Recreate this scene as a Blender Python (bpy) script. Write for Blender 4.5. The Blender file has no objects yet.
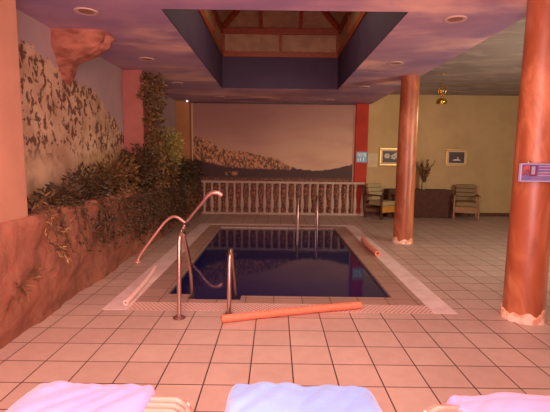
import bpy, bmesh, math, random
from mathutils import Vector, Matrix, noise
random.seed(7)
col = bpy.context.scene.collection
R = math.radians
CEIL = 2.94

# ------------------------------------------------------------------ helpers
def c(r, g, b):
    def l(v):
        v /= 255
        return v/12.92 if v <= .04045 else ((v+.055)/1.055)**2.4
    return (l(r), l(g), l(b), 1)

class MB:
    """collects simple shapes into one mesh"""
    def __init__(s): s.v = []; s.f = []; s.smooth = []
    def add(s, vs, fs, smooth=False):
        n = len(s.v); s.v += [tuple(v) for v in vs]
        s.f += [tuple(n+i for i in f) for f in fs]; s.smooth += [smooth]*len(fs)
    def box(s, x0, x1, y0, y1, z0, z1):
        s.add([(x, y, z) for z in (z0, z1) for y in (y0, y1) for x in (x0, x1)],
              [(0,2,3,1),(4,5,7,6),(0,1,5,4),(2,6,7,3),(0,4,6,2),(1,3,7,5)])
        return s
    def bar(s, a, b, w, h, up=(0,0,1)):
        a = Vector(a); b = Vector(b); d = (b-a).normalized(); u = Vector(up)
        if abs(d.dot(u)) > .98: u = Vector((0,1,0))
        sx = d.cross(u).normalized(); uz = sx.cross(d).normalized()
        vs = []
        for p in (a, b):
            for i, j in ((-1,-1),(1,-1),(1,1),(-1,1)): vs.append(p+sx*i*w/2+uz*j*h/2)
        s.add(vs, [(0,1,2,3),(7,6,5,4),(0,4,5,1),(1,5,6,2),(2,6,7,3),(3,7,4,0)])
        return s
    def tube(s, pts, rad, n=12, caps=True, flat=None):
        pts = [Vector(p) for p in pts]
        rad = rad if isinstance(rad, (list, tuple)) else [rad]*len(pts)
        vs = []; fs = []; ref = None
        for i, p in enumerate(pts):
            d = (pts[min(i+1, len(pts)-1)]-pts[max(i-1, 0)]).normalized()
            if ref is None:
                ref = Vector((0,0,1)) if abs(d.z) < .9 else Vector((0,1,0))
                ref = d.cross(ref).normalized()
            ref = (ref-d*ref.dot(d)).normalized(); o = d.cross(ref)
            k = flat[i] if flat else 1
            for j in range(n):
                t = 2*math.pi*j/n
                vs.append(p+(ref*math.cos(t)*k+o*math.sin(t))*rad[i])
        for i in range(len(pts)-1):
            for j in range(n):
                k = (j+1) % n
                fs.append((i*n+j, i*n+k, (i+1)*n+k, (i+1)*n+j))
        s.add(vs, fs, True)
        if caps:
            m = len(pts)-1
            s.add(vs[:n], [tuple(reversed(range(n)))]); s.add(vs[m*n:], [tuple(range(n))])
        return s
    def lathe(s, prof, x=0, y=0, z=0, n=24, wob=None, caps=True):
        vs = []; fs = []
        for i, (r, h) in enumerate(prof):
            for j in range(n):
                t = 2*math.pi*j/n; rr = r*(1+(wob(t, h) if wob else 0))
                vs.append((x+rr*math.cos(t), y+rr*math.sin(t), z+h))
        for i in range(len(prof)-1):
            for j in range(n):
                k = (j+1) % n; fs.append((i*n+j, i*n+k, (i+1)*n+k, (i+1)*n+j))
        s.add(vs, fs, True)
        m = len(prof)-1
        if not caps: return s
        s.add(vs[:n], [tuple(reversed(range(n)))]); s.add(vs[m*n:], [tuple(range(n))])
        return s
    def grid(s, fn, nu, nv):
        vs = [fn(i/nu, j/nv) for i in range(nu+1) for j in range(nv+1)]
        s.add(vs, [(i*(nv+1)+j, (i+1)*(nv+1)+j, (i+1)*(nv+1)+j+1, i*(nv+1)+j+1) for i in range(nu) for j in range(nv)], True)
        return s
    def poly(s, pts): s.add(pts, [tuple(range(len(pts)))]); return s
    def leaf(s, p, d, nrm, l, w):
        p = Vector(p); d = Vector(d).normalized(); sd = d.cross(Vector(nrm))
        if sd.length < 1e-3: sd = d.orthogonal()
        sd.normalize(); n = sd.cross(d)
        vs = [p, p+d*l*.45+sd*w/2-n*w*.15, p+d*l*.5+n*w*.12, p+d*l*.45-sd*w/2-n*w*.15, p+d*l-n*l*.12]
        s.add(vs, [(0,1,2),(0,2,3),(1,4,2),(2,4,3)])
    def build(s, name, m, parent=None, bevel=0, loc=None, seg=2):
        me = bpy.data.meshes.new(name); me.from_pydata(s.v, [], s.f); me.update()
        me.polygons.foreach_set('use_smooth', s.smooth)
        bm = bmesh.new(); bm.from_mesh(me); bmesh.ops.recalc_face_normals(bm, faces=bm.faces); bm.to_mesh(me); bm.free()
        me.materials.append(m)
        o = bpy.data.objects.new(name, me); col.objects.link(o)
        if loc: o.location = loc
        if parent: o.parent = parent
        if bevel:
            b = o.modifiers.new('bevel', 'BEVEL'); b.width = bevel; b.segments = seg; b.limit_method = 'ANGLE'
        return o

def tag(o, label=None, cat=None, group=None, kind=None):
    if label: o['label'] = label
    if cat: o['category'] = cat
    if group: o['group'] = group
    if kind: o['kind'] = kind
    return o
def thing(name, label, cat, loc=(0,0,0), rz=0, group=None):
    o = bpy.data.objects.new(name, None); col.objects.link(o); o.empty_display_size = .1
    o.location = loc; o.rotation_euler.z = rz
    return tag(o, label, cat, group)
def dup(root, loc, rz=None, label=None):
    r = root.copy(); col.objects.link(r); r.location = loc
    if rz is not None: r.rotation_euler.z = rz
    if label: r['label'] = label
    for ch in list(root.children):
        k = ch.copy(); col.objects.link(k); k.parent = r
        for g in ch.children:
            d = g.copy(); col.objects.link(d); d.parent = k
    return r
def struct(name, mb, m, **k): return tag(mb.build(name, m, **k), kind='structure')
def smooth_path(pts, k=8):
    P = [Vector(p) for p in pts]; out = []
    for i in range(len(P)-1):
        p0 = P[max(i-1,0)]; p1 = P[i]; p2 = P[i+1]; p3 = P[min(i+2,len(P)-1)]
        for j in range(k):
            t = j/k
            out.append(.5*((2*p1)+(p2-p0)*t+(2*p0-5*p1+4*p2-p3)*t*t+(3*p1-p0-3*p2+p3)*t**3))
    return out+[P[-1]]

# ------------------------------------------------------------------ materials
class NT:
    def __init__(s, name):
        s.m = bpy.data.materials.new(name); s.m.use_nodes = True
        s.t = s.m.node_tree; s.b = s.t.nodes['Principled BSDF']
    def n(s, typ, ins={}, **at):
        x = s.t.nodes.new('ShaderNode'+typ)
        for k, v in at.items(): setattr(x, k, v)
        for k, v in ins.items():
            if isinstance(v, bpy.types.NodeSocket): s.t.links.new(v, x.inputs[k])
            else: x.inputs[k].default_value = v
        return x
    def math(s, op, a, b=0.0, d=0.0):
        return s.n('Math', {0: a, 1: b, 2: d}, operation=op).outputs[0]
    def mix(s, f, a, b):
        x = s.t.nodes.new('ShaderNodeMix'); x.data_type = 'RGBA'
        for i, v in ((0, f), (6, a), (7, b)):
            if isinstance(v, bpy.types.NodeSocket): s.t.links.new(v, x.inputs[i])
            else: x.inputs[i].default_value = v
        return x.outputs[2]
    def ramp(s, f, stops, interp='LINEAR'):
        x = s.n('ValToRGB', {0: f}); r = x.color_ramp; r.interpolation = interp
        while len(r.elements) < len(stops): r.elements.new(.5)
        for e, (p, v) in zip(r.elements, stops):
            e.position = p; e.color = v if isinstance(v, tuple) else (v, v, v, 1)
        return x.outputs[0]
    def lookup(s, f, pts, lo, hi):
        """piecewise linear function of f (f already 0..1), values lo..hi"""
        g = s.ramp(f, [(p, (v-lo)/(hi-lo)) for p, v in pts])
        return s.math('MULTIPLY_ADD', g, hi-lo, lo)
    def noise(s, scale, vec=None, detail=4, rough=.55, dist=0):
        i = {'Scale': scale, 'Detail': detail, 'Roughness': rough, 'Distortion': dist}
        if vec is not None: i['Vector'] = vec
        return s.n('TexNoise', i).outputs['Fac']
    def pos(s): return s.n('NewGeometry').outputs['Position']
    def obj(s): return s.n('TexCoord').outputs['Object']
    def scaled(s, v, sc, rot=(0,0,0), loc=(0,0,0)):
        return s.n('Mapping', {'Vector': v, 'Scale': sc, 'Rotation': rot, 'Location': loc}).outputs[0]
    def sep(s, v): return s.n('SeparateXYZ', {0: v}).outputs
    def smooth(s, v, a, b): return s.n('MapRange', {'Value': v, 'From Min': a, 'From Max': b}, interpolation_type='SMOOTHSTEP').outputs[0]
    def col(s, sock): s.set('Base Color', sock)
    def set(s, k, v):
        if isinstance(v, bpy.types.NodeSocket): s.t.links.new(v, s.b.inputs[k])
        else: s.b.inputs[k].default_value = v
    def bump(s, h, st=.3, dist=.02):
        s.set('Normal', s.n('Bump', {'Height': h, 'Strength': st, 'Distance': dist}).outputs[0])

def mat(name, c1, c2=None, scale=6, rough=.6, metal=0, bump=0, stretch=(1,1,1), lo=.35, hi=.65, bdist=.01):
    t = NT(name); t.set('Roughness', rough); t.set('Metallic', metal)
    if c2 is None and not bump: t.set('Base Color', c1); return t.m
    v = t.scaled(t.obj(), stretch); n = t.noise(scale, v)
    t.col(t.mix(t.smooth(n, lo, hi), c1, c2 or c1))
    if bump: t.bump(n, bump, bdist)
    return t.m

# floor tiles
def tile_mat(name, a, b, grout, rough=.42, ox=0., oy=0., w=.301, rh=.295):
    t = NT(name); p = t.pos()
    br = t.n('TexBrick', {'Vector': t.scaled(p, (1,1,1), loc=(ox, oy, 0)), 'Color1': a, 'Color2': b, 'Mortar': grout, 'Scale': 1.0,
        'Mortar Size': .0055, 'Mortar Smooth': .3, 'Bias': 0.0, 'Brick Width': w, 'Row Height': rh}, offset=0.0, squash=1.0)
    wet = t.smooth(t.noise(1.7, p, 5, .6), .42, .7)
    n2 = t.noise(9, p)
    cc = t.mix(t.math('MULTIPLY', t.smooth(n2, .3, .7), .12), br.outputs[0], c(120,92,80))
    cc = t.mix(t.math('MULTIPLY', wet, .06), cc, c(120,92,84))
    t.col(cc); t.set('Roughness', t.math('MULTIPLY_ADD', wet, -.1, rough))
    t.bump(t.math('SUBTRACT', t.math('MULTIPLY', n2, .15), br.outputs['Fac']), .35, .004)
    return t.m
M_floor = tile_mat('floor_tile', c(196,172,156), c(186,160,146), c(70,46,38), .45, -.139, .057)
M_coping = tile_mat('coping_tile', c(172,142,126), c(160,130,114), c(76,54,46), .4, .0, .1)
M_strip = mat('white_border', c(226,206,198), c(214,190,182), 5, .5)
M_basin = tile_mat('pool_tile', c(20,24,60), c(16,20,52), c(40,44,80), .3, 0, 0, .15, .15)

def cloud(name, base, streak, dark, rot=0, sc=(.45,1.7,1)):
    t = NT(name); p = t.pos()
    v = t.scaled(p, sc, (0,0,rot)); n = t.noise(1.15, v, 4, .5, .3)
    n2 = t.noise(.9, t.scaled(p, (.7,1.1,1), loc=(3,1,0)), 4)
    a = t.mix(t.smooth(n2, .35, .62), dark, base)
    t.col(t.mix(t.smooth(n, .46, .72), a, streak)); t.set('Roughness', .85)
    return t.m
M_ceil = cloud('painted_sunset_sky', c(190,154,172), c(252,208,190), c(156,128,160), .25, (.55,1.0,1))
M_ceil_r = cloud('painted_grey_sky', c(164,152,142), c(188,172,160), c(146,136,130), .5, (1.6,5,1))
M_sky_wall = mat('painted_wall_sky', c(172,150,148), c(184,158,150), 2, .85)
M_yellow = mat('yellow_plaster', c(186,156,108), c(178,148,102), 2, .85)
M_rwall = mat('ochre_plaster', c(150,104,70), c(140,96,64), 2, .85)
M_pillar = mat('salmon_plaster', c(180,134,106), c(172,126,100), 3, .8)
M_pillar_red = mat('red_plaster', c(180,114,100), c(170,106,92), 3, .8)
M_pilaster = mat('brick_red_paint', c(176,52,28), c(164,46,24), 3, .8)
M_cornerpost = mat('ochre_paint', c(186,130,80), c(176,120,72), 3, .8)
M_well = mat('blue_paint', c(58,36,64), c(50,30,56), 2, .7)
M_beam = mat('orange_varnished_timber', c(150,66,28), c(118,48,20), 10, .5, stretch=(1,1,6))
M_pane = mat('frosted_pane', c(166,128,92), c(146,110,78), 5, .6)
M_steel = mat('stainless_steel', c(205,176,164), None, rough=.28, metal=1)
M_bronze = mat('dark_bronze', c(120,84,74), None, rough=.5, metal=.4)
M_chrome_pink = mat('painted_tube', c(236,170,158), None, rough=.3, metal=.55)
M_black = mat('black_rubber', c(26,22,22), None, rough=.5)
M_noodle = mat('orange_foam', c(238,136,102), c(230,124,92), 40, .7, bump=.1)
M_noodle_o = mat('pale_orange_foam', c(222,146,116), c(214,134,104), 40, .7)
M_noodle_p = mat('pale_pink_foam', c(238,204,194), c(230,194,184), 40, .7)
M_balu = mat('white_stone', c(192,166,146), c(174,148,130), 20, .7)
M_trim = mat('cream_trim', c(206,174,144), None, rough=.6)
M_rock = NT('terracotta_rock')
_p = M_rock.pos(); _n = M_rock.noise(3.2, _p, 8, .62); _n2 = M_rock.noise(14, _p, 5)
M_rock.col(M_rock.mix(M_rock.smooth(_n2, .3, .7), M_rock.mix(M_rock.smooth(_n, .35, .65), c(164,100,76), c(124,74,54)), c(150,102,78)))
M_rock.set('Roughness', .8); M_rock.bump(M_rock.math('ADD', _n, M_rock.math('MULTIPLY', _n2, .3)), .7, .04); M_rock = M_rock.m
M_rock2 = mat('pink_rock', c(176,112,90), c(136,80,62), 5, .85, bump=.8, bdist=.05, stretch=(1,1,2.5))
M_soil = mat('dark_soil', c(52,34,24), c(38,26,18), 20, .95, bump=.5)
M_leafs = []
for nm, a, b in (('dark_leaf', c(86,66,36), c(48,38,20)), ('olive_leaf', c(132,100,52), c(76,56,28)), ('pale_leaf', c(186,172,86), c(128,118,52)), ('dry_leaf', c(196,160,110), c(120,84,50))):
    t = NT(nm); r = t.n('NewGeometry').outputs['Random Per Island']
    t.col(t.mix(r, a, b)); t.set('Roughness', .5); M_leafs.append(t.m)
M_stem = mat('brown_stem', c(88,60,36), None, rough=.8)
M_gold = mat('polished_brass', c(230,180,70), None, rough=.22, metal=1)
M_giltframe = mat('gilt_wood', c(190,150,90), None, rough=.35, metal=.5)
M_darkwood = mat('dark_brown_wood', c(96,52,30), c(74,38,22), 8, .5, stretch=(1,6,1))
M_lightwood = mat('yellow_pine', c(206,142,58), c(190,126,48), 8, .5, stretch=(1,6,1))
M_midwood = mat('brown_pine', c(150,102,58), c(132,88,48), 8, .5, stretch=(1,6,1))
M_cushion = mat('sage_fabric', c(172,154,112), c(156,138,98), 30, .9)
M_cushion2 = mat('olive_fabric', c(140,116,80), c(126,104,70), 30, .9)
M_cloth = mat('brown_cloth', c(84,52,38), c(74,44,32), 12, .95)
M_white = mat('white_enamel', c(232,226,220), None, rough=.4)
M_dark = mat('dark_print', c(52,38,32), c(70,50,42), 30, .5)
M_petal = mat('white_petal_print', c(222,206,190), c(190,168,150), 30, .7)

# water
t = NT('dark_water'); p = t.pos()
t.set('Base Color', c(22,26,78)); t.set('Roughness', .05); t.set('IOR', 1.33); t.set('Transmission Weight', .15); t.set('Specular IOR Level', .26)
t.bump(t.noise(2.6, t.scaled(p, (1,.6,1)), 2), .035, .05); M_water = t.m

# overflow grille (rows of small slots)
t = NT('slotted_plastic'); p = t.pos()
br = t.n('TexBrick', {'Vector': p, 'Color1': c(92,64,58), 'Color2': c(100,72,64), 'Mortar': c(226,188,174), 'Scale': 1.0, 'Mortar Size': .009, 'Mortar Smooth': .1,
     'Bias': 0., 'Brick Width': .044, 'Row Height': .029}, offset=.5)
t.col(br.outputs[0]); t.set('Roughness', .5); t.bump(br.outputs['Fac'], .5, .004); M_grille = t.m

# column paint : faux marble in orange red
t = NT('orange_marbled_column'); p = t.obj()
n = t.noise(2.2, t.scaled(p, (1,1,.45)), 6, .6, 1.2); n2 = t.noise(5, t.scaled(p, (1,1,.3), loc=(2,0,0)), 4)
cc = t.mix(t.smooth(n, .38, .66), c(150,80,48), c(196,124,84)); cc = t.mix(t.math('MULTIPLY', t.smooth(n2, .55, .7), .5), cc, c(112,52,30))
t.col(cc); t.set('Roughness', .38); t.bump(n, .2, .02); M_column = t.m
M_skirt = mat('flaky_pale_plaster', c(240,204,180), c(212,150,114), 9, .8, bump=.6, lo=.42, hi=.58)

# back wall mural : a cliff above dark woods at dusk
t = NT('mural_mountain_print'); p = t.pos(); s = t.sep(p)
u = t.math('MULTIPLY_ADD', s[0], 1/4.3, 2.22/4.3); z = s[2]; f_ = lambda x: (x+2.22)/4.3
jag = t.math('MULTIPLY_ADD', t.noise(9, p, 4, .7), .12, -.06)
ridge = t.lookup(u, [(0,2.06),(f_(-1.87),1.98),(f_(-1.54),1.77),(f_(-1.22),1.68),(f_(-.8),1.66),(f_(-.39),1.56),(f_(.03),1.48),(f_(.28),1.34),(f_(.52),1.23),(f_(1.03),1.17),(f_(1.44),1.2),(f_(1.77),1.265),(f_(2.06),1.36)], 1, 2.2)
wood = t.lookup(u, [(0,1.46),(f_(-1.27),1.24),(f_(-.63),1.22),(f_(.4),1.2),(f_(.6),1.3),(f_(2.06),1.5)], 1, 2.2)
skyc = t.mix(t.smooth(t.math('ADD', z, t.math('MULTIPLY', s[0], -.12)), 1.2, 2.9), c(200,160,128), c(156,112,98))
skyc = t.mix(t.math('MULTIPLY', t.smooth(t.noise(1.6, t.scaled(p, (.5,1,2)), 3), .45, .7), .25), skyc, c(150,96,88))
rk = t.noise(20, t.scaled(p, (1,1,.6)), 6, .75)
cliff = t.mix(t.smooth(rk, .46, .56), c(96,60,38), c(208,150,98))
woodc = t.mix(t.smooth(t.noise(30, p, 3), .4, .7), c(52,24,18), c(72,36,24))
bush = t.mix(t.smooth(t.noise(22, t.scaled(p, (1,1,.7)), 4, .7), .46, .6), c(84,46,30), c(180,110,70))
woodc = t.mix(t.smooth(z, 1.02, .86), woodc, bush)
house = t.math('MULTIPLY', t.smooth(t.math('ABSOLUTE', t.math('ADD', s[0], 1.18)), .2, .12), t.smooth(t.math('ABSOLUTE', t.math('ADD', z, -1.075)), .07, .02))
woodc = t.mix(t.math('MULTIPLY', house, t.smooth(t.noise(14, p, 2), .42, .52)), woodc, c(178,120,76))
m1 = t.smooth(t.math('SUBTRACT', t.math('ADD', ridge, jag), z), -.008, .008)
m2 = t.smooth(t.math('SUBTRACT', t.math('ADD', wood, jag), z), -.03, .03)
t.col(t.mix(m1, skyc, t.mix(m2, cliff, woodc))); t.set('Roughness', .6); M_mural = t.m

# left wall mural : pale speckled cliff
t = NT('mural_cliff_print'); p = t.pos(); s = t.sep(p); z = s[2]
u = t.math('MULTIPLY_ADD', s[1], 1/3.8, -3.4/3.8); g_ = lambda y: (y-3.4)/3.8
jag = t.math('MULTIPLY_ADD', t.noise(5, p, 5, .7), .34, -.17)
edge = t.lookup(u, [(0,2.7),(g_(4.17),2.6),(g_(4.47),2.66),(g_(4.92),2.54),(g_(5.4),2.44),(g_(6.0),2.42),(g_(6.5),2.2),(g_(6.8),2.02),(1,1.85)], 1, 3)
sk = t.noise(15, t.scaled(p, (1,.85,.62)), 4, .6, .4); sk2 = t.noise(1.6, t.scaled(p, (1,1,.7), loc=(0,3.3,0)), 3)
spot = t.smooth(t.math('ADD', sk, t.math('MULTIPLY_ADD', sk2, .4, -.2)), .515, .54)
spot = t.math('MULTIPLY', spot, t.smooth(z, 1.35, 1.65))
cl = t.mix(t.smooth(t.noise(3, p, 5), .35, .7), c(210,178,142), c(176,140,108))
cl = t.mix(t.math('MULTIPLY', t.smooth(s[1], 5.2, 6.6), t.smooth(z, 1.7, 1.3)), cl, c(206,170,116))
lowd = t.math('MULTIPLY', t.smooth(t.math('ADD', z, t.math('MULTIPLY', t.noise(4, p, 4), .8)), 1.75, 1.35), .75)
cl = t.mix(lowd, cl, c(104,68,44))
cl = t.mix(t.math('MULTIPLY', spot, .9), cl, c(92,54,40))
mk = t.smooth(t.math('SUBTRACT', t.math('ADD', edge, jag), z), -.01, .01)
t.col(t.mix(mk, t.mix(t.smooth(t.noise(1.5, p), .35, .7), c(172,150,148), c(182,156,150)), cl)); t.set('Roughness', .8); M_cliff = t.m

# towels
def towel_mat(name, a, b):
    t = NT(name); p = t.obj(); n = t.noise(120, p, 2)
    t.col(t.mix(t.smooth(t.noise(4, p), .3, .7), a, b)); t.set('Roughness', .95); t.set('Sheen Weight', .4); t.bump(n, .25, .004); return t.m
M_tow = [towel_mat('pink_terry', c(216,160,206), c(206,152,204)), towel_mat('blue_terry', c(122,164,226), c(114,156,222)), towel_mat('lilac_terry', c(210,164,210), c(202,156,206))]
M_strap = mat('salmon_plastic_strap', c(206,150,134), c(190,136,120), 8, .4)

# ------------------------------------------------------------------ the room
PX0, PX1, PY0, PY1 = -1.69, 1.81, 3.93, 9.35          # whole pool surround
FX0, FX1, FY0, FY1 = -2.6, 6.5, -.6, 11.2
fl = MB()
fl.box(FX0, FX1, FY0, PY0, -.12, 0); fl.box(FX0, FX1, PY1, FY1, -.12, 0)
fl.box(FX0, PX0, PY0, PY1, -.12, 0); fl.box(PX1, FX1, PY0, PY1, -.12, 0)
struct('floor', fl, M_floor)
# ceiling ring round the roof lantern opening
OX0, OX1, OY0, OY1 = -1.145, 1.29, 4.27, 8.94
ce = MB()
ce.box(FX0, 2.5, FY0, OY0, CEIL, CEIL+.25); ce.box(FX0, 2.5, OY1, FY1, CEIL, CEIL+.25)
ce.box(FX0, OX0, OY0, OY1, CEIL, CEIL+.25); ce.box(OX1, 2.5, OY0, OY1, CEIL, CEIL+.25)
struct('ceiling', ce, M_ceil)
struct('ceiling_right', MB().box(2.5, FX1, FY0, FY1, 3.2, 3.3), M_ceil_r)
struct('wall_left', MB().box(FX0-.12, FX0, FY0, FY1, 0, CEIL+.1), M_sky_wall)
struct('wall_back', MB().box(FX0-.12, FX1+.12, FY1, FY1+.12, 0, 3.4), M_yellow)
struct('wall_right', MB().box(FX1, FX1+.12, FY0, FY1, 0, 3.4), M_rwall)
struct('baseboard_back', MB().box(2.45, FX1, FY1-.015, FY1, 0, .09), M_darkwood)
struct('baseboard_right', MB().box(FX1-.015, FX1, 3, FY1-.015, 0, .09), M_darkwood)
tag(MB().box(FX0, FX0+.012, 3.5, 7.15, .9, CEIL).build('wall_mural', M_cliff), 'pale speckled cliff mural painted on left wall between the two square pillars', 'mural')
mu = thing('wall_mural', 'framed brown mountain mural filling the back wall behind the balustrade', 'mural', (0, FY1, 0))
MB().box(-2.2, 2.06, -.02, 0, .02, 2.91).build('print', M_mural, mu)
for x in (-2.24, 2.06): MB().box(x, x+.04, -.045, 0, 0, 2.91).build('side_rail', M_trim, mu, .006)
MB().box(-2.24, 2.1, -.05, 0, 2.91, 2.94).build('top_rail', M_dark, mu)

# pillars
tag(MB().box(FX0, -2.105, 3.12, 3.51, .94, CEIL).build('square_pillar', M_pillar, bevel=.01), 'salmon square pillar nearest on the left, rising from the planter', 'pillar')
tag(MB().box(FX0, -2.25, 7.16, 7.55, .94, CEIL).build('square_pillar', M_pillar_red, bevel=.01), 'red square pillar beside the climbing vine, halfway along the left wall', 'pillar')
tag(MB().box(FX0, -2.25, 10.92, FY1, 0, CEIL).build('square_pillar', M_cornerpost, bevel=.01), 'ochre corner pillar between left wall and back mural', 'pillar')
tag(MB().box(2.1, 2.43, 11.08, FY1, 0, CEIL).build('square_pillar', M_pilaster, bevel=.01), 'brick red flat pillar on back wall carrying the light blue notice', 'pillar')

def column(x, y, r0, r1, label, h=CEIL):
    o = thing('round_column', label, 'column', (x, y, 0))
    prof = [(r0+(r1-r0)*i/24, h*i/24) for i in range(25)]
    MB().lathe(prof, n=40, wob=lambda t, z: .03*noise.noise((math.cos(t)*1.2+x, math.sin(t)*1.2, z*1.1))).build('shaft', M_column, o)
    def wob(t, z): return .05*noise.noise((math.cos(t)*3+x, math.sin(t)*3, z*6))
    n = 48; vs = []; fs = []
    for i in range(7):
        for j in range(n):
            t_ = 2*math.pi*j/n
            top = .10+.07*noise.noise((math.cos(t_)*2.2+x*3, math.sin(t_)*2.2, y))+.03*noise.noise((math.cos(t_)*9, math.sin(t_)*9, 2))
            rr = (r0+.014-.008*(i/6)**.7)*(1+wob(t_, i*.02)*.6)
            if i == 6: rr = r0-.01
            vs.append((rr*math.cos(t_), rr*math.sin(t_), top*min(i, 5.6)/5.6))
    for i in range(6):
        for j in range(n):
            k = (j+1) % n; fs.append((i*n+j, i*n+k, (i+1)*n+k, (i+1)*n+j))
    b = MB(); b.add(vs, fs, True); tag(b.build('plaster_skirt', M_skirt, o), 'flaky pale plaster skirt')
    return o
column(2.40, 3.86, .18, .165, 'orange marbled round column nearest at the right, carrying the framed notice')
column(2.335, 7.45, .172, .158, 'orange marbled round column farther back, in front of the armchair and table')

# ------------------------------------------------------------------ roof lantern
rl = thing('roof_lantern', 'blue lined roof lantern with orange timber frame above the pool', 'skylight', (0, 0, CEIL))
w = .012; Z1, Z2, Z3, Z4 = .64, .75, 1.10, 1.22
MB().box(OX0, OX0+w, OY0, OY1, 0.002, Z1).box(OX1-w, OX1, OY0, OY1, 0.002, Z1).box(OX0+w, OX1-w, OY1-w, OY1, 0.002, Z1).box(OX0+w, OX1-w, OY0, OY0+w, 0.002, Z1).build('well_lining', M_well, rl)
def ring(name, z0, z1, inset, m):
    a = MB(); i = inset; q = .06
    a.box(OX0-q, OX0+i, OY0-q, OY1+q, z0, z1); a.box(OX1-i, OX1+q, OY0-q, OY1+q, z0, z1)
    a.box(OX0+i, OX1-i, OY1-i, OY1+q, z0, z1); a.box(OX0+i, OX1-i, OY0-q, OY0+i, z0, z1)
    a.build(name, m, rl, .004)
ring('sill_beam', Z1, Z2, .035, M_beam); ring('head_beam', Z3, Z4, .035, M_beam)
for sx, sy in ((OX0, OY0), (OX1, OY0), (OX0, OY1), (OX1, OY1)):
    MB().box(sx-.06, sx+.06, sy-.06, sy+.06, Z2, Z3).build('corner_post', M_beam, rl)
XC = (OX0+OX1)/2
MB().box(XC-.03, XC+.03, OY1-.03, OY1+.04, Z2, Z3).build('mullion', M_beam, rl)
for x0, x1 in ((OX0+.06, XC-.03), (XC+.03, OX1-.06)):
    MB().box(x0, x1, OY1+.01, OY1+.03, Z2, Z3).build('pane', M_pane, rl)
NS = 4
for k in range(NS):
    y0 = OY0+(OY1-OY0)*k/NS; y1 = OY0+(OY1-OY0)*(k+1)/NS
    for x in (OX0, OX1):
        sg = -1 if x == OX0 else 1
        MB().box(min(x, x+sg*.02), max(x, x+sg*.02), y0+.03, y1-.03, Z2, Z3).build('pane', M_pane, rl)
        if k: MB().box(x-.03, x+.03, y0-.03, y0+.03, Z2, Z3).build('mullion', M_beam, rl)
for x0, x1 in ((OX0+.06, XC-.03), (XC+.03, OX1-.06)):
    MB().box(x0, x1, OY0-.03, OY0-.01, Z2, Z3).build('pane', M_pane, rl)
MB().box(XC-.03, XC+.03, OY0-.04, OY0+.03, Z2, Z3).build('mullion', M_beam, rl)
HW = (OX1-OX0)/2; RZ = Z4+.86; RY0, RY1 = OY0+HW, OY1-HW
A = lambda x, y, z: Vector((x, y, z))
c00, c10, c01, c11 = A(OX0,OY0,Z4), A(OX1,OY0,Z4), A(OX0,OY1,Z4), A(OX1,OY1,Z4); r0, r1 = A(XC,RY0,RZ), A(XC,RY1,RZ)
up = Vector((0,0,.045)); sl_ = (RZ-Z4)/HW; ov = .07
o00, o10, o01, o11 = [v+Vector((sx*ov, sy*ov, -ov*sl_)) for v, sx, sy in ((c00,-1,-1),(c10,1,-1),(c01,-1,1),(c11,1,1))]
for q in ([o01, o11, r1], [o00, o10, r0], [o00, o01, r1, r0], [o10, o11, r1, r0]):
    MB().poly([v+up for v in q]).build('roof_pane', M_pane, rl)
for a, b in ((c00, r0), (c10, r0), (c01, r1), (c11, r1)): MB().bar(a, b, .1, .1).build('hip_rafter', M_beam, rl)
MB().bar(r0, r1, .1, .12).build('ridge_beam', M_beam, rl)
for f in (1/3, 2/3):
    x = OX0+(OX1-OX0)*f
    k = 1-abs(x-XC)/HW
    for yb, rr in ((OY1, -1), (OY0, 1)):
        MB().bar((x, yb, Z4), (x, yb+rr*HW*k, Z4+(RZ-Z4)*k), .07, .08).build('rafter', M_beam, rl)
for k in range(1, 5):
    y = RY0+(RY1-RY0)*(k-1)/3
    for x in (OX0, OX1): MB().bar((x, y, Z4), (XC, y, RZ), .06, .08).build('rafter', M_beam, rl)

# ------------------------------------------------------------------ pool
pool = thing('swimming_pool', 'small rectangular swimming pool of dark blue water with pale border', 'swimming pool')
WX0, WX1, WY0, WY1 = -1.175, 1.29, 4.40, 8.93
bs = MB()
bs.box(WX0-.1, WX1+.1, 4.16, WY1+.1, -1.4, -1.3)
bs.box(WX0-.1, WX0, 4.2, WY1+.1, -1.3, -.06); bs.box(WX1, WX1+.1, 4.2, WY1+.1, -1.3, -.06)
bs.box(WX0, WX1, WY1, WY1+.1, -1.3, -.06); bs.box(WX0, WX1, 4.16, 4.26, -1.3, -.06)
bs.build('basin', M_basin, pool)
MB().box(PX0, -1.445, PY0, PY1, -.1, .004).build('border_strip', M_strip, pool, .003)
MB().box(1.575, PX1, PY0, PY1, -.1, .004).build('border_strip', M_strip, pool, .003)
MB().box(-1.445, 1.575, 9.2, PY1, -.1, .004).build('border_strip', M_strip, pool, .003)
cp = MB()
cp.box(-1.445, WX0, 4.16, 9.2, -.1, 0); cp.box(WX1, 1.575, 4.16, 9.2, -.1, 0); cp.box(WX0, WX1, WY1, 9.2, -.1, 0)
cp.box(WX0, -.92, 4.16, 4.43, -.1, 0); cp.box(-.92, -.36, 4.16, 4.27, -.1, 0); cp.box(-.36, WX1, 4.16, WY0, -.1, 0)
cp.build('coping', M_coping, pool, .006)
MB().box(-1.445, 1.575, PY0, 4.16, -.1, -.002).build('overflow_grille', M_grille, pool)
MB().box(WX0, WX1, 4.262, WY1, -.075, -.035).build('water', M_water, pool)

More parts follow.
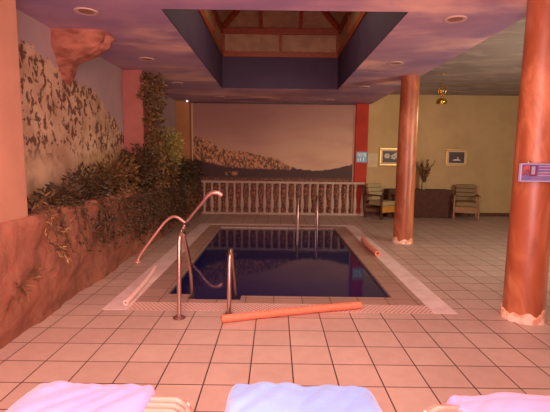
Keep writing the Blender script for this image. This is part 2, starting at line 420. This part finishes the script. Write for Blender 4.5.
# ladders
def rail_tube(parent, x, pts, r=.021):
    MB().tube(smooth_path([(x, y, z) for y, z in pts], 8), r, 14).build('handrail', M_steel, parent)
lad = thing('pool_ladder', 'steel pool ladder with two hooped handrails on the near edge', 'ladder', (0,0,0))
for x, y0, h in ((-.885, 3.74, .80), (-.425, 3.80, .60)):
    pts = [(y0, 0), (y0+.02, h*.45), (y0+.05, h-.12), (y0+.09, h-.03), (y0+.16, h), (y0+.23, h-.03), (y0+.27, h-.11), (4.25, h*.47), (4.36, .06), (4.37, -.2), (4.37, -.55)]
    rail_tube(lad, x, pts)
    MB().lathe([(.058, 0), (.058, .008), (.034, .014), (.026, .03)], x, y0, .0005).build('base_flange', M_bronze, lad)
for z in (-.25, -.5): MB().box(-.885, -.425, 4.33, 4.41, z-.015, z+.015).build('tread', M_steel, lad, .005)
lad2 = thing('pool_ladder', 'steel pool ladder on the far edge in front of the balustrade', 'ladder', (0,0,0))
for x in (.925, .5):
    pts = [(9.27, 0), (9.26, .4), (9.24, .58), (9.18, .66), (9.1, .68), (9.02, .66), (8.96, .58), (8.89, .3), (8.87, 0), (8.87, -.4)]
    rail_tube(lad2, x, pts, .02)
    MB().lathe([(.045, 0), (.045, .008), (.025, .02)], x, 9.27, .0045).build('base_flange', M_steel, lad2)
MB().box(.5, .925, 8.83, 8.91, -.265, -.235).build('tread', M_steel, lad2, .005)

# swan neck spouts
def spout(label, pts, rads, flats, dark):
    b = Vector(pts[0]); o = thing('swan_neck_spout', label, 'water spout', tuple(b))
    P = smooth_path([Vector(p)-b for p in pts], 8); n = len(P)
    def interp(a):
        out = []
        for i in range(n):
            q = i/(n-1)*(len(a)-1); k = min(int(q), len(a)-2); out.append(a[k]+(a[k+1]-a[k])*(q-k))
        return out
    MB().tube(P, interp(rads), 16, flat=interp(flats)).build('pipe', M_chrome_pink, o)
    d = (P[-1]-P[-2]).normalized()
    MB().tube([P[-1]-d*.03, P[-1]+d*.045], rads[-1]+.006, 14).build('nozzle', M_black if dark else M_chrome_pink, o) if dark else None
    MB().lathe([(.055, 0), (.055, .01), (.036, .02)], 0, 0, .0005).build('base_flange', M_chrome_pink, o)
spout('thick swan neck water spout curving over the pool, farther of the two', [(-1.74, 7.55, .004), (-1.72, 7.56, .12), (-1.63, 7.6, .31), (-1.36, 7.6, .64), (-1.24, 7.6, .79), (-1.14, 7.6, .85), (-1.05, 7.6, .845), (-.975, 7.6, .80)],
      [.028, .028, .028, .029, .030, .028, .022, .010], [1, 1, 1, 1, 1.3, 1.6, 2.0, 3.6], False)
spout('thin swan neck water spout with black nozzle beside the planter, nearer of the two', [(-1.96, 5.8, 0), (-1.9, 5.82, .13), (-1.64, 5.88, .49), (-1.54, 5.9, .6), (-1.46, 5.9, .645), (-1.38, 5.9, .625), (-1.27, 5.9, .54)],
      [.02]*7, [1]*7, True)

# foam noodles
def noodle(name, a, b, r, m, label, sag=0.):
    a = Vector(a); b = Vector(b); n = 24; base = (a+b)/2; base.z = a.z-r
    d = (b-a); sd = Vector((-d.y, d.x, 0)).normalized()
    P = [a+d*(i/n)+sd*sag*math.sin(math.pi*i/n)-base for i in range(n+1)]
    mb = MB().tube(P, r, 18, caps=False)
    inn = MB().tube(P, r*.42, 12, caps=False); mb.add(inn.v, inn.f, True)
    for e in (0, n):        # ring faces at the hollow ends
        dd = (P[1]-P[0]).normalized() if e == 0 else (P[n]-P[n-1]).normalized()
        s1 = Vector((-dd.y, dd.x, 0)).normalized(); s2 = dd.cross(s1); vs = []
        for j in range(18):
            t_ = 2*math.pi*j/18; q = s1*math.cos(t_)+s2*math.sin(t_); vs += [P[e]+q*r, P[e]+q*r*.42]
        mb.add(vs, [(2*j, 2*j+1, (2*j+3) % 36, (2*j+2) % 36) for j in range(18)])
    o = mb.build(name, m, loc=tuple(base)); return tag(o, label, 'pool noodle')
noodle('foam_noodle', (-.475, 3.64, .036), (.875, 4.05, .036), .036, M_noodle, 'long orange foam noodle lying across the grille at the near pool edge', .012)
noodle('foam_noodle', (-1.49, 4.03, .034), (-1.585, 5.36, .034), .029, M_noodle_p, 'pale pink foam noodle lying along the white border left of the pool', -.02)
noodle('foam_noodle', (1.61, 7.42, .050), (1.60, 6.3, .050), .046, M_noodle_o, 'short pale orange foam noodle lying along the border right of the pool', -.025)

# ------------------------------------------------------------------ balustrade
bal = thing('balustrade', 'white stone balustrade across the back behind the pool', 'balustrade', (0, 10.98, 0))
MB().box(-1.95, 2.36, -.06, .06, .83, .89).build('top_rail', M_balu, bal, .012)
MB().box(-1.95, 2.36, -.055, .055, 0, .06).build('bottom_rail', M_balu, bal, .01)
prof = [(.045,.06),(.045,.10),(.03,.12),(.04,.15),(.056,.22),(.058,.28),(.046,.38),(.03,.5),(.024,.6),(.026,.66),(.036,.68),(.036,.70),(.026,.72),(.03,.76),(.042,.79),(.042,.835)]
b0 = None
for i in range(22):
    x = -1.88+i*.2
    if b0 is None: b0 = MB().lathe(prof, n=14).build('baluster', M_balu, bal); b0.location.x = x
    else:
        k = b0.copy(); col.objects.link(k); k.location.x = x

# ------------------------------------------------------------------ planter and plants
pl = thing('raised_planter', 'rough terracotta rock planter running along the left wall', 'planter')
def face(u, v):
    y = 1.0+u*9.9; z = v*.98
    d = .07*noise.noise((y*1.1, z*2.2, 1.3))+.03*noise.noise((y*4, z*5, 4))+.012*noise.noise((y*11, z*13, 7))
    return (-2.13+.06*v+d-(.03 if v > .97 else 0), y, z)
b = MB().grid(face, 260, 26)
b.grid(lambda u, v: (face(u, 1)[0]-v*.1, face(u, 1)[1], .98+.02*noise.noise((u*60, v*3, 2))*(1 if 0 < v < 1 else 0)), 260, 3)
b.grid(lambda u, v: (face(0, v)[0]*(1-u)+FX0*u, 1.0, face(0, v)[2]), 1, 26)
b.build('rock_wall', M_rock, pl)
MB().grid(lambda u, v: (FX0+v*.34, 1.0+u*9.9, .93+.04*noise.noise((u*40, v*4, 0))), 150, 6).build('soil', M_soil, pl)

rk = MB()
n = 40; vs = []; fs = []
prof = [(0,.60,.17),(.05,.61,.17),(.10,.60,.17),(.15,.57,.165),(.2,.51,.16),(.24,.43,.15),(.27,.34,.14),(.30,.24,.13),(.34,.17,.12),(.42,.12,.11),(.50,.08,.09),(.57,.03,.05)]
for i, (dz, rx, ry) in enumerate(prof):
    for j in range(n):
        a = math.pi*(-.5+j/(n-1)); cx = abs(math.cos(a))**.45; sy = math.copysign(abs(math.sin(a))**.6, math.sin(a))
        k = 1+.13*noise.noise((a*2.6, dz*10, 3))+.08*noise.noise((a*7, dz*22, 5))
        if i == 0: k = 1+.05*noise.noise((a*3, 0, 3))
        vs.append((FX0+.010+rx*cx*k, 5.1+ry*sy*k+.45*max(0, dz-.2), CEIL-dz))
for i in range(len(prof)-1):
    for j in range(n-1): fs.append((i*n+j, i*n+j+1, (i+1)*n+j+1, (i+1)*n+j))
rk.add(vs, fs, True)
tag(rk.build('rock_outcrop', M_rock2), 'pink sculpted rock outcrop jutting from left wall under the ceiling', 'rock')

def plant(name, label, cat, base, leaves, stems, m, group='plants growing in the raised planter'):
    """leaves: list of (p, d, n, l, w) relative to base; stems: list of point lists"""
    o = thing(name, label, cat, base, group=None)
    mb = MB()
    for q in leaves: mb.leaf(*q)
    mb.build('foliage', m, o)
    sb = MB()
    for s_ in stems: sb.tube(s_, [.007]*(len(s_)-1)+[.003], 6)
    sb.build('stem', M_stem, o); return o
rv = lambda a=1: Vector((random.uniform(-a,a), random.uniform(-a,a), random.uniform(-a,a)))
def bush(nl, rx, ry, rz, lean=0., leaf=(.07,.03), trail=0, zc=None, ns=9):
    L = []; S = []
    zc = rz if zc is None else zc
    for k in range(ns):
        a = random.uniform(0, 2*math.pi); q = random.uniform(.3, .95)
        tip = Vector((rx*q*math.cos(a)+lean, ry*q*math.sin(a), zc+rz*random.uniform(-.3, .9)))
        S.append([Vector((0,0,0)), tip*.5+Vector((0,0,.05)), tip])
    for _ in range(nl):
        v = rv().normalized()*random.random()**.4
        p = Vector((v.x*rx+lean*(.5+.5*v.z), v.y*ry, zc+v.z*rz))
        d = (v+rv(.8)+Vector((.3,-.2,-.15))).normalized(); s_ = random.uniform(.6, 1.3)
        L.append((p, d, rv(), leaf[0]*s_, leaf[1]*s_))
    for _ in range(trail):
        x = random.uniform(.1, .22); y = random.uniform(-ry, ry); ln = random.uniform(.2, .6); P = [Vector((0, y*.4, .05))]
        for k in range(8):
            q = k/7; P.append(Vector((x+.1*q+random.uniform(-.015,.015), y+q*random.uniform(-.1,.1), .08-ln*q*q)))
            for __ in range(3): L.append((P[-1]+rv(.03), rv()+Vector((.4,-.3,-.4)), rv(), leaf[0]*random.uniform(.6,1.1), leaf[1]*random.uniform(.6,1.1)))
        S.append(P)
    return L, S
specs = [
 ('trailing_plant','sparse trailing plant with dry leaves over the planter edge, beside the nearest square pillar', 3.75, -2.13, 60, .14,.3,.12, (.08,.02), 3, 1),
 ('trailing_plant','small dark trailing plant low in planter, second plant from the nearest square pillar', 4.35, -2.22, 260, .2,.42,.16, (.07,.028), 7, 0),
 ('leafy_bush','dark bushy plant in front of the speckled cliff mural, third from the nearest pillar', 5.1, -2.22, 620, .24,.5,.27, (.075,.03), 8, 0),
 ('leafy_bush','olive bushy plant spilling over planter behind the rail spout, fourth from the nearest pillar', 5.95, -2.2, 850, .27,.5,.34, (.075,.03), 12, 1),
 ('leafy_bush','dark bushy plant at foot of the red square pillar', 6.8, -2.18, 1100, .32,.5,.44, (.075,.032), 14, 0),
 ('leafy_bush','olive bushy plant spilling over planter just past the red square pillar', 7.9, -2.15, 1000, .36,.5,.34, (.075,.032), 16, 1),
 ('leafy_bush','dark bushy plant in planter below the pale shrub', 8.75, -2.12, 900, .36,.5,.3, (.075,.032), 14, 0),
 ('leafy_bush','dark bushy plant in front of ochre corner pillar', 9.6, -2.1, 900, .36,.5,.3, (.075,.032), 14, 0),
 ('leafy_bush','dark bushy plant at far end of planter beside the balustrade', 10.4, -2.1, 800, .34,.42,.28, (.075,.032), 10, 0)]
for nm, lb, y, x, nl, rx, ry, rz, lf, tr, mi in specs:
    L, S = bush(nl, rx, ry, rz, .1, lf, tr, rz*.75)
    plant(nm, lb, 'plant', (x-.12, y, .93), L, S, M_leafs[mi])
# lower growth hanging on the planter face towards the back
for lb, y, nl, zt in (('sparse low creeper on planter face in front of the thin spout base', 5.3, 260, .5), ('low dark creeper hanging on planter face behind the thin spout', 6.6, 620, .68), ('low dark creeper hanging on planter face behind the thick spout', 8.0, 800, .74), ('low dark creeper hanging on planter face at its far end', 9.5, 800, .74)):
    L = []; S = []
    for k in range(14):
        yy = random.uniform(-.7,.7); P = [Vector((-.05, yy, .35))]
        for j in range(8):
            P.append(Vector((.04+.07*math.sin(j/7*2.6)+random.uniform(0,.06), yy+random.uniform(-.1,.1), .32-j/7*zt*random.uniform(.75,1.0))))
        S.append(P)
    for _ in range(nl):
        P = random.choice(S); p = random.choice(P[1:])+rv(.06); p.x = max(p.x, .02)
        L.append((p, rv()+Vector((.4,-.3,-.3)), rv(), random.uniform(.05,.09), random.uniform(.02,.035)))
    plant('creeper', lb, 'plant', (-2.08, y, .6), L, S, M_leafs[0 if y < 9 else 1])
# small sprigs on the rock face
for lb, y, z, mi in (('small dry sprig on planter face, lowest and nearest to the camera', 3.3, .42, 1), ('dry sprig on planter face below the nearest square pillar', 3.85, .68, 3), ('small dark sprig on planter face below the speckled mural', 4.75, .62, 0)):
    L = []; S = []
    for k in range(7):
        tip = Vector((random.uniform(.06,.16), random.uniform(-.3,.3), random.uniform(-.16,.16))); S.append([Vector((-.06,0,0)), tip*.5+Vector((0,0,.03)), tip])
        for q in range(7): L.append((tip*(.3+.1*q)+rv(.03), tip+rv(.15), rv(), random.uniform(.05,.09), random.uniform(.012,.024)))
    plant('sprig', lb, 'plant', (-2.13, y, z), L, S, M_leafs[mi])
# climbing vine on the red pillar
L = []; S = []
for k in range(5):
    P = []; x0 = random.uniform(-.02,.16); y0 = random.uniform(-.06,.12)
    for j in range(14): P.append(Vector((x0+.05*math.sin(j*.9+k), y0+.04*math.cos(j*.7+k), j/13*random.uniform(1.83,1.93))))
    S.append(P)
for _ in range(1500):
    h = random.random(); w_ = .19+.06*math.sin(h*9)-.06*h
    p = Vector((.06+random.uniform(-1,1)*w_, random.uniform(-.16,.2), h*1.93))
    L.append((p, rv()+Vector((.2,-.3,-.6)), rv(), random.uniform(.06,.11), random.uniform(.026,.046)))
plant('climbing_vine', 'tall climbing vine covering right edge of the red square pillar', 'vine', (-2.13, 7.1, .95), L, S, M_leafs[1])
L, S = bush(1100, .3, .46, .5, .05, (.085,.032), 0, .66, 14)
plant('leafy_shrub', 'pale yellow green shrub against the left wall beyond the vine', 'shrub', (-2.24, 8.6, .95), L, S, M_leafs[2])

# ------------------------------------------------------------------ right side furniture
def armchair(label, loc, rz, mc, front, wood):
    o = thing('armchair', label, 'armchair', loc, rz, 'armchairs along the back wall')     # faces -Y
    for s_ in (-1, 1):
        MB().bar((s_*.31, -.3, 0), (s_*.31, -.3, .58), .05, .05).build('leg', wood, o, .006)
        MB().bar((s_*.31, .27, 0), (s_*.31, .40, .84), .05, .05).build('leg', wood, o, .006)
        MB().box(s_*.31-.035, s_*.31+.035, -.36, .3, .58, .615).build('armrest', wood, o, .01)
    MB().box(-.285, .285, -.325, -.285, .17, .33).build('front_rail', front, o, .008)
    MB().box(-.285, .285, -.285, .28, .24, .29).build('seat_frame', wood, o, .006)
    MB().bar((-.31, .375, .74), (.31, .375, .74), .03, .07).build('back_rail', wood, o, .005)
    MB().bar((-.31, .31, .4), (.31, .31, .4), .03, .06).build('back_rail', wood, o, .005)
    sb = MB().box(-.275, .275, -.32, .22, .33, .45).build('seat_cushion', mc, o, .04, seg=3)
    bc = MB()
    for k in range(4):
        z0 = .45+k*.105; yy = .2+k*.028
        bc.box(-.27, .27, yy-.05, yy+.07, z0, z0+.103)
    bc.build('back_cushion', mc, o, .03, seg=3); o.scale = (.92, .92, 1); return o
armchair('wooden armchair with sage cushions left of the covered table, half behind the round column', (2.72, 10.62, 0), R(34), M_cushion, M_lightwood, M_darkwood)
armchair('olive cushioned wooden armchair right of the covered table, under the small dark picture', (4.93, 10.68, 0), R(-20), M_cushion2, M_midwood, M_midwood)
tb = thing('long_table', 'long table hidden under brown cloth against the back wall', 'table', (3.78, 10.93, 0))
MB().box(-.82, .8, -.2, .22, .68, .71).build('tabletop', M_darkwood, tb, .005)
for sx in (-.78, .76):
    for sy in (-.17, .19): MB().box(sx-.025, sx+.025, sy-.025, sy+.025, 0, .68).build('leg', M_darkwood, tb)
def cloth(u, v):
    ang = u*2-1
    return None
cl = MB(); per = []
X0, X1, Y0, Y1 = -.845, .825, -.225, .235
N = 200; tot = 2*(X1-X0)+2*(Y1-Y0)
for i in range(N):
    q = i/N*tot
    if q < X1-X0: pnt = (X0+q, Y0, 0, -1)
    elif q < X1-X0+Y1-Y0: pnt = (X1, Y0+q-(X1-X0), 1, 0)
    elif q < 2*(X1-X0)+Y1-Y0: pnt = (X1-(q-(X1-X0)-(Y1-Y0)), Y1, 0, .0)
    else: pnt = (X0, Y1-(q-2*(X1-X0)-(Y1-Y0)), -1, 0)
    per.append(pnt)
vs = []; fs = []
for j in range(9):
    v = j/8
    for i, (x, y, nx, ny) in enumerate(per):
        k = v*(.012+.014*math.sin(i*.55)+.006*math.sin(i*1.3+2)); vs.append((x+nx*k, y+ny*k, .722-.71*v))
for j in range(8):
    for i in range(N): fs.append((j*N+i, j*N+(i+1) % N, (j+1)*N+(i+1) % N, (j+1)*N+i))
cl.add(vs, fs, True); cl.add(vs[:N], [tuple(range(N))])
tag(cl.build('tablecloth', M_cloth, loc=(3.78, 10.93, 0)), 'brown cloth draped to the floor over the long table', 'tablecloth')
vz = (3.9, 10.9, .7225)
tag(MB().lathe([(.04,0),(.05,.02),(.062,.07),(.055,.13),(.04,.17),(.05,.2),(.044,.195),(.034,.165)], n=20).build('vase', M_cushion, loc=vz), 'small pale vase on the covered table', 'vase')
L = []; S = []
for k in range(22):
    a = random.uniform(0, 6.28); q = random.uniform(.06,.3); h = random.uniform(.25,.58)
    tip = Vector((q*math.cos(a), q*.6*math.sin(a), h)); S.append([Vector((0,0,-.1)), tip*.5+Vector((0,0,.05)), tip])
    for j in range(9):
        s_ = .35+.075*j; L.append((tip*s_+Vector((0,0,.05*(1-s_))), tip.normalized()+rv(.6), rv(), random.uniform(.07,.13), random.uniform(.02,.036)))
plant('foliage_bouquet', 'spray of dark narrow leaves standing in the vase', 'plant', (vz[0], vz[1], vz[2]+.17), L, S, M_leafs[1])

def picture(label, x, z, wd, ht):
    o = thing('framed_picture', label, 'picture', (x, FY1, z), group='gilt framed pictures')
    f_ = .05; a, h = wd/2, ht/2
    MB().box(-a, a, -.035, 0, h-f_, h).box(-a, a, -.035, 0, -h, -h+f_).box(-a, -a+f_, -.035, 0, -h+f_, h-f_).box(a-f_, a, -.035, 0, -h+f_, h-f_).build('frame', M_giltframe, o, .008)
    MB().box(-a+f_, a-f_, -.02, -.001, -h+f_, h-f_).build('mat', M_trim, o)
    MB().box(-a+f_+.035, a-f_-.035, -.024, -.0205, -h+f_+.035, h-f_-.035).build('print', M_dark, o)
    return o
p1 = picture('gilt framed picture of white flowers on dark ground, partly behind the round column', 3.09, 1.57, .62, .47)
fm = MB()
for (cx, cz) in ((-.11, .02), (.07, -.0), (.15,.05)):
    for k in range(6):
        a = k*1.047+cx*9; pts = []
        px, pz = cx+.045*math.cos(a), cz+.045*math.sin(a)
        fm.poly([(px+.036*math.cos(a+q)*(1.2 if q in (0,) else 1), -.0255-.0002*k, pz+.026*math.sin(a+q)) for q in [i*.628 for i in range(10)]])
fm.build('flower_print', M_petal, p1)
p2 = picture('small dark picture in gilt frame above the right armchair', 4.84, 1.57, .58, .46)
MB().poly([(.02*math.cos(i*.7)+.03, -.0255, .02*math.sin(i*.7)-.01) for i in range(9)]).poly([(-.12,-.0255,-.08),(.12,-.0255,-.08),(.06,-.0255,-.04),(-.07,-.0255,-.05)]).build('flower_print', M_strip, p2)

sg = thing('wall_notice', 'light blue square notice with white marks on the brick red pillar', 'sign', (2.28, 11.08, 1.55))
MB().box(-.14, .14, -.012, 0, -.14, .14).build('panel', mat('pale_blue_board', c(120,176,206), c(108,166,198), 6, .5), sg, .004)
mk = MB()
for i, x in enumerate((-.1,-.06,-.02,.03,.07,.1)): mk.box(x-.009, x+.009, -.0135, -.0121, .04-.02*(i % 3), .11-.01*(i % 2))
for i, x in enumerate((-.09,-.03,.05)): mk.box(x-.014, x+.014, -.0135, -.0121, -.1, -.04+.02*i)
mk.build('white_mark', M_white, sg)
sh = thing('paper_notice', 'pale paper sheet pinned on yellow wall beside the blue notice', 'paper', (2.6, FY1, 1.47))
MB().box(-.13, .13, -.012, 0, -.18, .18).build('sheet', mat('aged_paper', c(206,186,146), c(198,178,138), 5, .8), sh)
ln = MB()
for k in range(9): ln.box(-.1, .1-.03*(k % 3), -.0128, -.0121, .13-k*.032, .137-k*.032)
ln.build('text_lines', mat('faded_ink', c(160,140,110)), sh)

cs = thing('column_notice', 'framed blue and pink notice hung on the nearest round column', 'sign', (2.352, 3.662, 1.40))
MB().box(-.2, .2, -.012, .012, -.078, .078).build('panel', mat('blue_grey_card', c(84,92,150), c(128,112,150), 6, .4), cs)
MB().box(-.207, .207, -.018, .012, .07, .08).box(-.207, .207, -.018, .012, -.08, -.07).box(-.207, -.195, -.018, .012, -.07, .07).box(.195, .207, -.018, .012, -.07, .07).build('frame', mat('lilac_frame', c(170,164,200)), cs, .002)
MB().box(-.19, -.06, -.0145, -.0125, -.02, .062).build('picture', mat('red_photo', c(170,90,92), c(90,52,80), 26, .4), cs)
MB().box(-.125, -.065, -.0165, -.0148, -.03, .06).build('picture_border', mat('maroon_print', c(110,40,60)), cs)
MB().box(-.112, -.08, -.0185, -.0168, -.015, .055).build('emblem', mat('pale_blue_print', c(150,150,180)), cs)
ln = MB()
for k in range(4): ln.box(-.045, .18, -.0145, -.0125, .05-k*.026, .058-k*.026)
ln.build('text_lines', mat('pink_print', c(190,140,156)), cs)
MB().tube([(-.14, 0, .085), (-.125, -.006, .102), (-.11, 0, .085)], .004, 6).build('hook', M_steel, cs)

# pendant lamp
pd = thing('pendant_lamp', 'small brass pendant lamp hanging in the right side room', 'lamp', (3.31, 8.5, 3.2))
MB().lathe([(.05,-.012),(.05,0)]).build('ceiling_rose', M_gold, pd)
MB().tube([(0,0,-.012),(0,0,-.5)], .0035, 8).build('rod', M_gold, pd)
cg = MB()
for k in range(8):
    a = k*.785; cg.tube(smooth_path([(0,0,-.24),(.06*math.cos(a),.06*math.sin(a),-.28),(.075*math.cos(a),.075*math.sin(a),-.34),(.045*math.cos(a),.045*math.sin(a),-.40),(0,0,-.43)], 5), .007, 6)
cg.build('openwork_cage', M_gold, pd)
MB().lathe([(.012,-.46),(.05,-.475),(.085,-.5),(.1,-.54),(.105,-.575),(.1,-.575),(.09,-.54),(.06,-.5)], n=28).build('dome_shade', M_gold, pd)
MB().lathe([(.005,-.585),(.03,-.57),(.035,-.54),(.02,-.5)], n=14).build('bulb', mat('bulb_glass', c(250,220,150)), pd)

# ceiling downlights
d0 = None
places = [(-1.92,4.36,'first on the left row, nearest the camera'),(-1.94,6.38,'above the red square pillar on the left'),(-1.95,8.37,'third along the left row, over the pale shrub'),
          (1.83,4.46,'first on the right row, nearest the right round column'),(1.79,6.45,'second along the right row, near the farther round column'),(1.77,8.57,'third along the right row beyond the farther round column'),
          (-1.35,10.2,'left of the three above the back mural'),(-.03,10.42,'middle of the three above the back mural'),(1.33,10.45,'right of the three above the back mural')]
for x, y, lb in places:
    lb = 'round recessed ceiling downlight, '+lb
    if d0 is None:
        d0 = thing('ceiling_downlight', lb, 'ceiling light', (x, y, CEIL), group='recessed downlights')
        MB().lathe([(.075,-.004),(.1,-.012),(.115,-.006),(.115,0),(.07,-.001)], n=28, caps=False).build('trim_ring', mat('grey_ring', c(206,176,160), None, rough=.4), d0)
        MB().lathe([(.074,-.003),(.074,.0)], n=28).build('lens', mat('amber_lens', c(160,116,100)), d0)
    else: dup(d0, (x, y, CEIL), label=lb)

cm = thing('ceiling_lamp', 'tiny white lit lamp at ceiling corner above the ochre pillar', 'lamp', (-2.27, 10.8, CEIL))
MB().lathe([(.03,-.02),(.04,0)]).build('mount', M_white, cm)
t = NT('lit_glass'); t.set('Base Color', (1,1,1,1)); t.set('Emission Color', (.85,.8,1,1)); t.set('Emission Strength', 2.2)
MB().lathe([(.003,-.05),(.015,-.045),(.021,-.034),(.018,-.02)], n=14).build('bulb', t.m, cm)

# ------------------------------------------------------------------ sun loungers and towels in front
def lounger(label, x0, x1, yf, z=.40, rz=0.):
    xc = (x0+x1)/2; hw = (x1-x0)/2
    o = thing('sun_lounger', label, 'sun lounger', (xc, yf, 0), rz, 'sun loungers in the foreground')
    L_ = 1.9
    fr = MB()
    for s_ in (-1, 1): fr.tube([(s_*(hw-.05), -.03, z-.05), (s_*(hw-.05), -L_, z-.05)], .022, 10)
    fr.tube([(-hw+.05, -.06, z-.05), (hw-.05, -.06, z-.05)], .022, 10).tube([(-hw+.05, -L_, z-.05), (hw-.05, -L_, z-.05)], .022, 10)
    fr.build('frame', M_white, o)
    for s_ in (-1, 1):
        for y in (-.2, -L_+.2): MB().tube([(s_*(hw-.05), y, 0), (s_*(hw-.05), y, z-.05)], .022, 10).build('leg', M_white, o)
    sl = MB(); P = []
    nn = 20
    for k in range(nn+1):
        a = k/nn; x = -hw+2*hw*a; e = max(0, abs(x)-(hw-.09))/.09
        P.append((x*(1-.02*e*e), -.085*e**2.2))
    for i in range(42):
        y = -.0-i*.044
        def prof_(u, v, y=y):
            k = u*nn; i0 = min(int(k), nn-1); q = k-i0
            x = P[i0][0]*(1-q)+P[i0+1][0]*q; dz = P[i0][1]*(1-q)+P[i0+1][1]*q
            b = math.sin(math.pi*v); dn = .05*max(0, 1-(i+v)/1.6)**2
            return (x, y-v*.040, z+dz+.014*b-dn)
        sl.grid(prof_, nn, 6)
    sl.build('strap_bed', M_strap, o)
    return o
def towel(label, x0, x1, yf, z, m, seed, length=1.7, slope=0., rl_=.05, rr_=.05, group='towels on the loungers'):
    xc = (x0+x1)/2; hw = (x1-x0)/2
    def fn(u, v):
        x = -hw+2*hw*u; s_ = v*length                    # s_ runs from the front hem up and back
        el = max(0, (rl_-(x+hw))/rl_); er = max(0, (rr_-(hw-x))/rr_)
        drop = .10*el**2.2+.10*er**2.2
        if s_ < .14: y = .012-.03*(s_/.14)**2+.02; zz = -.15+s_*1.05
        else:
            y = -(s_-.14)*.98; zz = -.003-.022*math.exp(-(s_-.14)/.03)
        n_ = noise.noise((x*3.2+seed, s_*2.4+x*2, seed))*.020+.018*abs(noise.noise((x*9+s_*7+seed, s_*2, 4)))+.008*noise.noise((x*16+s_*6, s_*12, seed))
        return (x-.05*el*0, y+slope*(x/hw)+.012*noise.noise((x*7, 0, seed)), zz-drop+n_+.022)
    o = MB().grid(fn, 90, 110).build('beach_towel', m, loc=(xc, yf, z))
    sd = o.modifiers.new('thick', 'SOLIDIFY'); sd.thickness = .012; sd.offset = 1
    return tag(o, label, 'towel', group)
lounger('salmon strap lounger at the left under the pink towel', -1.14, -.355, 1.84)
lounger('strap lounger in the middle hidden under the blue towel', -.19, .485, 1.82)
lounger('salmon strap lounger at the right under the lilac towel', .655, 1.42, 1.80)
towel('pink terry towel spread over the left lounger', -1.19, -.55, 1.83, .405, M_tow[0], 1.7, rl_=.16, rr_=.03)
towel('light blue terry towel spread over the middle lounger', -.21, .50, 1.84, .405, M_tow[1], 5.2, rl_=.05, rr_=.09)
towel('lilac terry towel spread over the right lounger', .80, 1.46, 1.80, .395, M_tow[2], 9.4, rl_=.05, rr_=.16)

# ------------------------------------------------------------------ light
def area(name, loc, target, size, power, colr, sy=None):
    l = bpy.data.lights.new(name, 'AREA'); l.energy = power; l.color = colr; l.size = size
    if sy: l.shape = 'RECTANGLE'; l.size_y = sy
    o = bpy.data.objects.new(name, l); col.objects.link(o); o.location = loc
    o.rotation_euler = (Vector(target)-Vector(loc)).to_track_quat('-Z', 'Y').to_euler(); return o
def spot(name, loc, target, power, colr, ang=120, blend=.8, rad=.1):
    l = bpy.data.lights.new(name, 'SPOT'); l.energy = power; l.color = colr; l.spot_size = R(ang); l.spot_blend = blend; l.shadow_soft_size = rad
    o = bpy.data.objects.new(name, l); col.objects.link(o); o.location = loc
    o.rotation_euler = (Vector(target)-Vector(loc)).to_track_quat('-Z', 'Y').to_euler(); return o
area('warm_lamp', (-.6, -.5, 2.3), (-.2, 5.0, 1.0), 1.6, 125, (1, .60, .50))
area('near_floor_fill', (0, 1.9, 2.9), (0, 2.6, 0), 2.6, 140, (1, .57, .47), 1.0)  # unseen overhead light, added to brighten the floor near the camera
area('pink_ceiling_fill', (0.3, -.5, 1.0), (0.2, 4.5, 2.94), 1.4, 170, (1, .52, .56))  # uplight added behind the camera to lift the near ceiling, no visible fixture
spot('cool_towel_fill', (0.1, .2, 2.2), (0.12, 1.55, .4), 24, (.6, .72, 1), 95, .5, .2)  # added bluish light for the towels, not a lamp of the room
spot('side_room_spot', (4.9, 4.9, 3.0), (2.5, 11.2, 1.9), 250, (1, .76, .46), 42, 1, .15)
area('side_room_lamp', (5.4, 4.2, 1.7), (4.2, 8.0, 1.6), 1.4, 125, (1, .92, .74))
spot('yellow_column_fill', (6.3, 9.3, 2.7), (2.4, 7.45, 1.4), 190, (1, .80, .36), 34, .8, .1)  # added narrow light, yellows the right edge of the farther column
spot('red_lamp', (-1.5, 1.3, 1.5), (-2.3, 3.4, .9), 40, (1, .22, .16), 80, 1, .2)
area('pool_hall_fill', (0.1, 6.0, 3.9), (0.1, 6.8, 0), 1.6, 30, (1, .70, .52), 2)
wd = bpy.data.worlds.new('dusk'); bpy.context.scene.world = wd; wd.use_nodes = True
bg = wd.node_tree.nodes['Background']; bg.inputs[0].default_value = (1, .62, .55, 1); bg.inputs[1].default_value = .4

# ------------------------------------------------------------------ camera
cd = bpy.data.cameras.new('camera'); cam = bpy.data.objects.new('camera', cd); col.objects.link(cam)
cd.sensor_width = 36; cd.lens = 415/550*36; cd.clip_start = .05
pt = R(6.6); F = Vector((0, math.cos(pt), -math.sin(pt))); U = Vector((0, math.sin(pt), math.cos(pt))); Rt = Vector((1,0,0))
ro = R(.7)      # slight roll
rt = Rt*math.cos(ro)+U*math.sin(ro); uu = -Rt*math.sin(ro)+U*math.cos(ro)
cam.matrix_world = Matrix(((rt.x, uu.x, -F.x, 0), (rt.y, uu.y, -F.y, 0), (rt.z, uu.z, -F.z, 1.5), (0,0,0,1)))
sc = bpy.context.scene; sc.camera = cam
sc.view_settings.view_transform = 'Standard'; sc.view_settings.look = 'None'
sc.cycles.max_bounces = 8; sc.cycles.use_denoising = True; sc.cycles.caustics_reflective = False; sc.cycles.caustics_refractive = False
